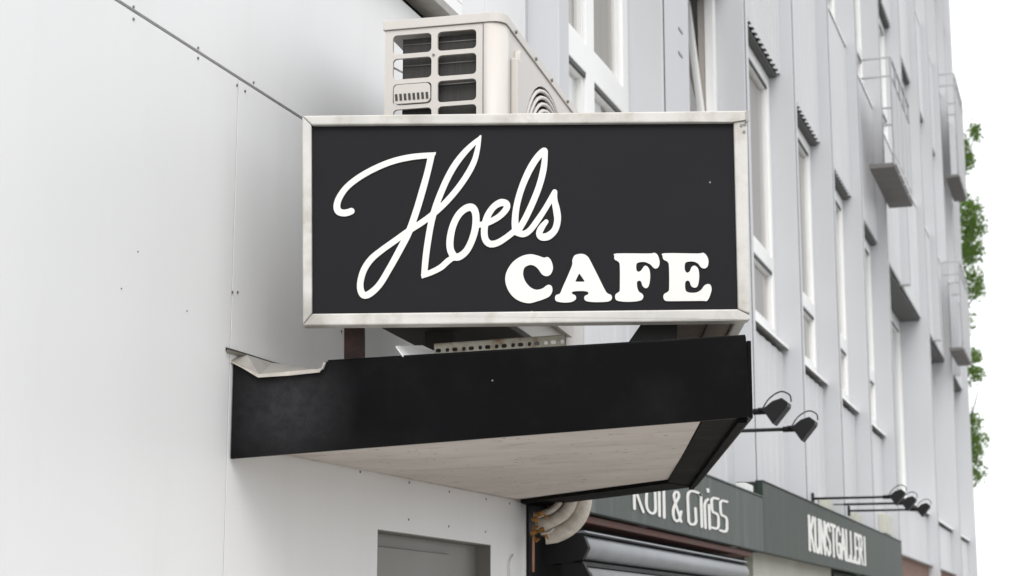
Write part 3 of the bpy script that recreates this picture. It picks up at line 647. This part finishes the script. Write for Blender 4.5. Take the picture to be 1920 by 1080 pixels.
# ------------------------------------------------------------------ air conditioner
al_ = math.radians(14); AX = RT * math.cos(al_) - FH * math.sin(al_); DX = FH * math.cos(al_) + RT * math.sin(al_)
O = dp(723, 43, 5.6)
W_, L_, H_ = .385, 1.22, .965
ac = thing('air_conditioner', O + AX * W_ / 2 + DX * L_ / 2 - UPZ * H_, 'cream air conditioner outdoor unit with slotted side behind the cafe sign', 'air conditioner')
def ACP(a, d, z): return O + AX * a + DX * d + UPZ * z
def acpx(x, y):        # pixel -> (a, z) on the near side of the unit
    p = onpl(x, y, O, DX) - O; return p.dot(AX), p.z
def rrect(a0, z0, a1, z1, r, n=4):
    out = []
    for cx, cz, s in ((a1 - r, z1 - r, 0), (a0 + r, z1 - r, 90), (a0 + r, z0 + r, 180), (a1 - r, z0 + r, 270)):
        for i in range(n + 1):
            q = math.radians(s + 90 * i / n); out.append((cx + r * math.cos(q), cz + r * math.sin(q)))
    return out
rowsy = [(67, 102.5), (111, 150), (158.5, 198.5)] + [(206 + 47.5 * i, 246 + 47.5 * i) for i in range(7)]
holes = []; hpos = []
for ri, (ya, yb_) in enumerate(rowsy):
    _, z1 = acpx(737, ya); _, z0 = acpx(737, yb_)
    for ci, (xa, xb) in enumerate(((737, 809), (820.5, 893))):
        a0 = acpx(xa, ya)[0]; a1 = acpx(xb, ya)[0]
        hpos.append((ri, ci, a0, z0, a1, z1)); holes.append([ACP(a, 0, z) for a, z in rrect(a0, z0, a1, z1, .013)])
AE = acpx(905, 100)[0]
zl = -.028
prism('side_panel', [[ACP(0, 0, zl), ACP(AE, 0, zl), ACP(AE, 0, -H_), ACP(0, 0, -H_)]] + holes, DX * .010, M['cream'], ac)
# hand hold with slots
_, _, a0, z0, a1, z1 = [h for h in hpos if h[0] == 2 and h[1] == 0][0]
hd = prism('handle', [[ACP(a, -.004, z) for a, z in rrect(a0 + .0035, z0 + .0035, a1 - .0035, z1 - .0035, .014)]], DX * .014, M['cream'], ac, bevel=.003)
for i in range(8):
    s = a0 + .010 + (a1 - a0 - .026) * i / 7
    prism('slot', [[ACP(s, -.0055, z0 + .014), ACP(s + .008, -.0055, z0 + .014), ACP(s + .006, -.0055, z0 + .036), ACP(s - .002, -.0055, z0 + .036)]], DX * .001, M['acdark'], hd)
# rounded corner + front cover
R_ = .045; prof = [(AE + .003, 0)]
for i in range(9):
    q = math.radians(-90 + 90 * i / 8); prof.append((W_ - R_ + R_ * math.cos(q), R_ + R_ * math.sin(q)))
prof.append((W_, .085))
v = [ACP(a, d, zl) for a, d in prof] + [ACP(a, d, -H_) for a, d in prof]; n = len(prof)
mesh('corner_cover', v, [(i, i + 1, i + 1 + n, i + n) for i in range(n - 1)], M['cream'], ac, smooth=True, solid=.004)
FR, fd, fz = .39, .55, -.48
circ = [ACP(W_, fd + FR * math.cos(2 * math.pi * i / 48), fz + FR * math.sin(2 * math.pi * i / 48)) for i in range(48)]
prism('front_panel', [[ACP(W_, .088, zl), ACP(W_, L_, zl), ACP(W_, L_, -H_), ACP(W_, .088, -H_)], circ], -AX * .008, M['cream'], ac)
fg = prism('grille_frame', [[ACP(W_ + .001, d, z) for d, z in rrect(fd - FR - .014, fz - FR - .012, fd + FR + .014, fz + FR + .022, .03)],
                       [ACP(W_ + .001, fd + FR * math.cos(-2 * math.pi * i / 48), fz + FR * math.sin(-2 * math.pi * i / 48)) for i in range(48)]], AX * .018, M['cream'], ac)
prism('service_cover', [ACP(W_ + .0012, .10, -.115), ACP(W_ + .0012, .165, -.105), ACP(W_ + .0012, .165, -.32), ACP(W_ + .0012, .10, -.32)], AX * .022, M['cream'], ac, bevel=.004)
for r in [.06 + .0225 * i for i in range(15)]:
    pts_ = [ACP(W_ + .014 + .02 * (1 - (r / FR) ** 2), fd + r * math.cos(2 * math.pi * i / 40), fz + r * math.sin(2 * math.pi * i / 40)) for i in range(40)]
    tube('grille_ring', pts_, 0.0072, M['cream'], fg, n=6, closed=True)
for i in range(8):
    q = 2 * math.pi * i / 8
    tube('grille_spoke', [ACP(W_ + .028, fd + .05 * math.cos(q), fz + .05 * math.sin(q)), ACP(W_ + .012, fd + FR * math.cos(q), fz + FR * math.sin(q))], .004, M['cream'], fg, n=6)
fan = prism('fan_cavity', [[ACP(W_ - .14, .10, -.05), ACP(W_ - .14, L_ - .02, -.05), ACP(W_ - .14, L_ - .02, -H_ + .03), ACP(W_ - .14, .10, -H_ + .03)]], -AX * .01, M['acdark'], ac)
for i in range(3):
    q = 2 * math.pi * i / 3 + .4; u = lambda r, s, x: ACP(W_ - .08 + x, fd + r * math.cos(q + s), fz + r * math.sin(q + s))
    mesh('fan_blade', [u(.05, 0, 0), u(.36, -.3, -.02), u(.37, .35, .03), u(.06, .6, .02)], [(0, 1, 2, 3)], M['acdark'], fan, solid=.004)
# coil, base and lid
ca, _ = acpx(750, 100)
prism('coil', [[ACP(ca, .030, -.05), ACP(W_ - .02, .030, -.05), ACP(W_ - .02, .030, -H_ + .02), ACP(ca, .030, -H_ + .02)]], DX * .025, M['coil'], ac)
for i in range(12):
    z = -.07 - i * .07
    tube('coil_tube', [ACP(ca + .002, .029, z), ACP(W_ - .025, .029, z)], .0025, M['screw'], ac, n=5)
prism('brace', [[ACP(.012, .02, -.135), ACP(ca, .03, -.155), ACP(ca, .03, -.162), ACP(.012, .02, -.142)]], DX * .004, M['screw'], ac)
lidp = [ACP(-.006, -.006, zl + .002)] + [ACP(W_ + .006 - R_ + R_ * math.cos(math.radians(-90 + 90 * i / 6)), -.006 + R_ + R_ * math.sin(math.radians(-90 + 90 * i / 6)), zl + .002) for i in range(7)] + [ACP(W_ + .006, L_ + .006, zl + .002), ACP(-.006, L_ + .006, zl + .002)]
prism('lid', lidp, UPZ * .030, M['cream'], ac, bevel=.006)
prism('base_pan', [ACP(0, 0, -H_), ACP(W_, 0, -H_), ACP(W_, L_, -H_), ACP(0, L_, -H_)], -UPZ * .02, M['acdark'], ac, bevel=.004)
prism('back_panel', [ACP(.0, L_ * .42, zl), ACP(.0, L_, zl), ACP(.0, L_, -H_), ACP(.0, L_ * .42, -H_)], AX * .008, M['acdark'], ac)
prism('far_panel', [ACP(0, L_, zl), ACP(W_, L_, zl), ACP(W_, L_, -H_), ACP(0, L_, -H_)], -DX * .008, M['cream'], ac)
for d in (.14, .42, .66, .92):
    v, f = disc_geo(ACP(W_ + .0065, d, zl + .012), AX, .006, .006); mesh('screw', v, f, M['screw'], ac)
v, f = disc_geo(ACP(*[acpx(813, 103)[0], -.0005, acpx(813, 103)[1]]), -DX, .004); mesh('screw', v, f, M['screw'], ac)
for i, z in enumerate((-.90, -.935)):
    prism('louvre_slot', [ACP(W_ + .001, L_ - .09, z), ACP(W_ + .001, L_ - .03, z - .004), ACP(W_ + .001, L_ - .03, z + .006), ACP(W_ + .001, L_ - .09, z + .010)], AX * .001, M['acdark'], ac)
# feet bars on the roof
zb = 2.412
for d in (.10, .84):
    p0, p1 = ACP(.11, d, -H_ - .021), ACP(.20, d, -H_ - .021)
    prism('mounting_rail', [p0, p1, Vector((p1.x, p1.y, zb)), Vector((p0.x, p0.y, zb))], DX * .03, M['acdark'], ac)
# ------------------------------------------------------------------ slotted bracket and loose plate on the roof
BK = lambda x, y, t=.16: onpl(x, y, S0 + FH * t, FH)
hl = []
for i in range(16):
    x = 822 + i * 15.4 + (i % 2) * 1.5; yy = 657.5 - (x - 822) * .073; w_ = 5.6 if i % 2 == 0 else 3.8
    hl.append([BK(x - w_, yy), BK(x - w_ * .6, yy - 3.8), BK(x + w_ * .6, yy - 4.0), BK(x + w_, yy - .2), BK(x + w_ * .6, yy + 3.4), BK(x - w_ * .6, yy + 3.6)])
sb = thing('slotted_bracket', BK(938, 668), 'cream slotted steel angle with rust lying on the canopy below the sign', 'bracket')
prism('web', [[BK(814, 645), BK(1061, 627.5), BK(1062, 672), BK(814, 690)]] + hl, FH * .004, M['slot'], sb)
prism('flange', [BK(814, 644.5), BK(1061, 627), BK(1061, 629), BK(814, 646.5)], FH * .035, M['slot'], sb)
prism('end_fold', [BK(1059, 627), BK(1062, 627), BK(1062, 672), BK(1059, 672)], FH * .03 - FH * 0, M['slot'], sb)
lp = prism('loose_plate', [BK(742, 651, .05), BK(792, 650, .28), BK(816, 661, .28), BK(818, 690, .05), BK(770, 690, .05)], UPZ * .004, M['blind'])
tag(lp, 'pale folded sheet metal plate beside the slotted bracket on the canopy', 'metal plate')
# ------------------------------------------------------------------ arm spotlights
def lamp(Y, z, label, group, x0=0.0, arm=.69, sc=.92):
    t = thing('spotlight', (x0, Y, z), label, 'spotlight', group)
    prism('wall_plate', [(x0, Y - .03, z - .05), (x0, Y + .03, z - .05), (x0, Y + .03, z + .05), (x0, Y - .03, z + .05)], (.02, 0, 0), M['lamp'], t, bevel=.004)
    tube('arm', [(x0 + .015, Y, z), (x0 + arm, Y, z)], .011, M['lamp'], t, n=10)
    X = x0 + arm
    tube('knuckle', [(X - .03, Y, z), (X + .05, Y, z)], .017, M['lamp'], t, n=10)
    pf = [(-.0, .014), (.044, .016), (.088, .05), (.142, .066), (.176, .040), (.172, .018), (.088, -.082), (.044, -.016)]
    prism('head', [(X + a * sc, Y - .06, z + b * sc) for a, b in pf], (0, .12, 0), M['lamp'], t, bevel=.006)
    tube('cable', catmull([(X + .02, Y, z + .015), (X + .06, Y - .02, z + .065), (X + .12, Y - .02, z + .098), (X + .165, Y - .01, z + .080), (X + .170, Y, z + .045)], 5), .004, M['lamp'], t, n=6)
    return t
for (x, y), lb in zip(((1183, 774), (1257, 806)), ('black wedge spotlight over the rounded white letters, the one next to the canopy corner', 'black wedge spotlight over the rounded white letters, the one farther along from the canopy corner')):
    p = wl(x, y); lamp(p.y, p.z - .02, lb, 'spotlights over the grey-green board')
for (x, y), lb in zip(((1522, 935), (1552, 946.5), (1590, 958)), ('black arm spotlight over the serif capitals, the one next to the rounded-letter board', 'middle one of three black arm spotlights over the serif capitals', 'black arm spotlight over the serif capitals, the one above the last letters')):
    p = wl(x, y); lamp(p.y, p.z, lb, 'spotlights over the dark green board', arm=.64)
# junction boxes above the boards
def jbox(px, py, w_, h_, label, m, X=.02):
    p = wl(px, py, X); o = box('junction_box', (X - .02, p.y - w_ / 2, p.z - h_ / 2), (X + .05, p.y + w_ / 2, p.z + h_ / 2), m, bevel=.006); tag(o, label, 'box'); return o
jbox(1546, 949, .42, .13, 'cream cable box behind the middle arm of the serif board spotlights', M['creamwall'])
jbox(1603, 975, .40, .13, 'cream cable box just above the last serif capitals', M['creamwall'])
jbox(1392, 918, .25, .07, 'small pale fitting on top edge of the grey-green board', M['blind'], .12)
jbox(1660, 985, .9, .22, 'low cream cover box on the wall past the spotlights', M['creamwall'])
# ------------------------------------------------------------------ tree beyond the building
TD = 44.0
base = CAM + ray(1768, 1080) * TD; base.z = 0
tree = thing('street_tree', base, 'slender sparse green street tree beyond the far end of the grey building', 'tree')
TP = lambda x, y, t=0: CAM + ray(x, y) * (TD + t)
trunk = [base, TP(1770, 1060), TP(1772, 900), TP(1776, 740), TP(1778, 600), TP(1782, 480), TP(1784, 380), TP(1786, 290)]
gs = [tube_geo(catmull([tuple(p) for p in trunk], 4), [.16 - .005 * i for i in range(29)], 8)]
limbs = [[(1776, 740), (1790, 640, .3), (1812, 580, .4), (1834, 545, .5), (1842, 515, .5)], [(1772, 880), (1800, 830, -.3), (1824, 770, -.5), (1834, 732, -.5)],
         [(1778, 560), (1795, 490, .4), (1820, 450, .6), (1832, 410, .7)], [(1784, 400), (1795, 330, .2), (1815, 290, .2), (1830, 250, .3)],
         [(1771, 960), (1800, 900, .6), (1832, 850, .9)], [(1776, 760), (1800, 720, .2), (1830, 690, .2)]]
for l in limbs:
    q = catmull([tuple(TP(*p)) for p in l], 4); gs.append(tube_geo(q, [.04 - .03 * i / (len(q) - 1) for i in range(len(q))], 6))
v, f = join_geo(gs); mesh('trunk', v, f, M['bark'], tree, smooth=True)
clumps = [(1812, 295, .22), (1804, 268, .18), (1828, 248, .20), (1806, 315, .16), (1820, 390, .34), (1816, 440, .40), (1828, 422, .36), (1826, 470, .28), (1822, 520, .34), (1830, 545, .26), (1812, 480, .26), (1826, 668, .22), (1832, 700, .22),
          (1822, 788, .30), (1828, 830, .38), (1818, 850, .36), (1828, 885, .36), (1818, 815, .30), (1800, 470, .5), (1798, 400, .5), (1796, 830, .5), (1795, 600, .5), (1790, 300, .5), (1795, 700, .5)]
lv = []; lf = []
for cx, cy, r in clumps:
    for i in range(int(1000 * r)):
        d = Vector((random.gauss(0, 1), random.gauss(0, 1), random.gauss(0, .8))); d = d.normalized() * r * random.random() ** .5
        c = TP(cx, cy) + d + Vector((0, random.uniform(-.6, .6), 0))
        n_ = Vector((random.gauss(0, 1), random.gauss(0, 1), random.gauss(.4, 1))).normalized(); u = n_.orthogonal().normalized(); w_ = n_.cross(u); s = random.uniform(.035, .07)
        k = len(lv); lv += [c - u * s, c + w_ * s * .5, c + u * s, c - w_ * s * .5]; lf.append((k, k + 1, k + 2, k + 3))
mesh('crown', lv, lf, M['leaf'], tree)
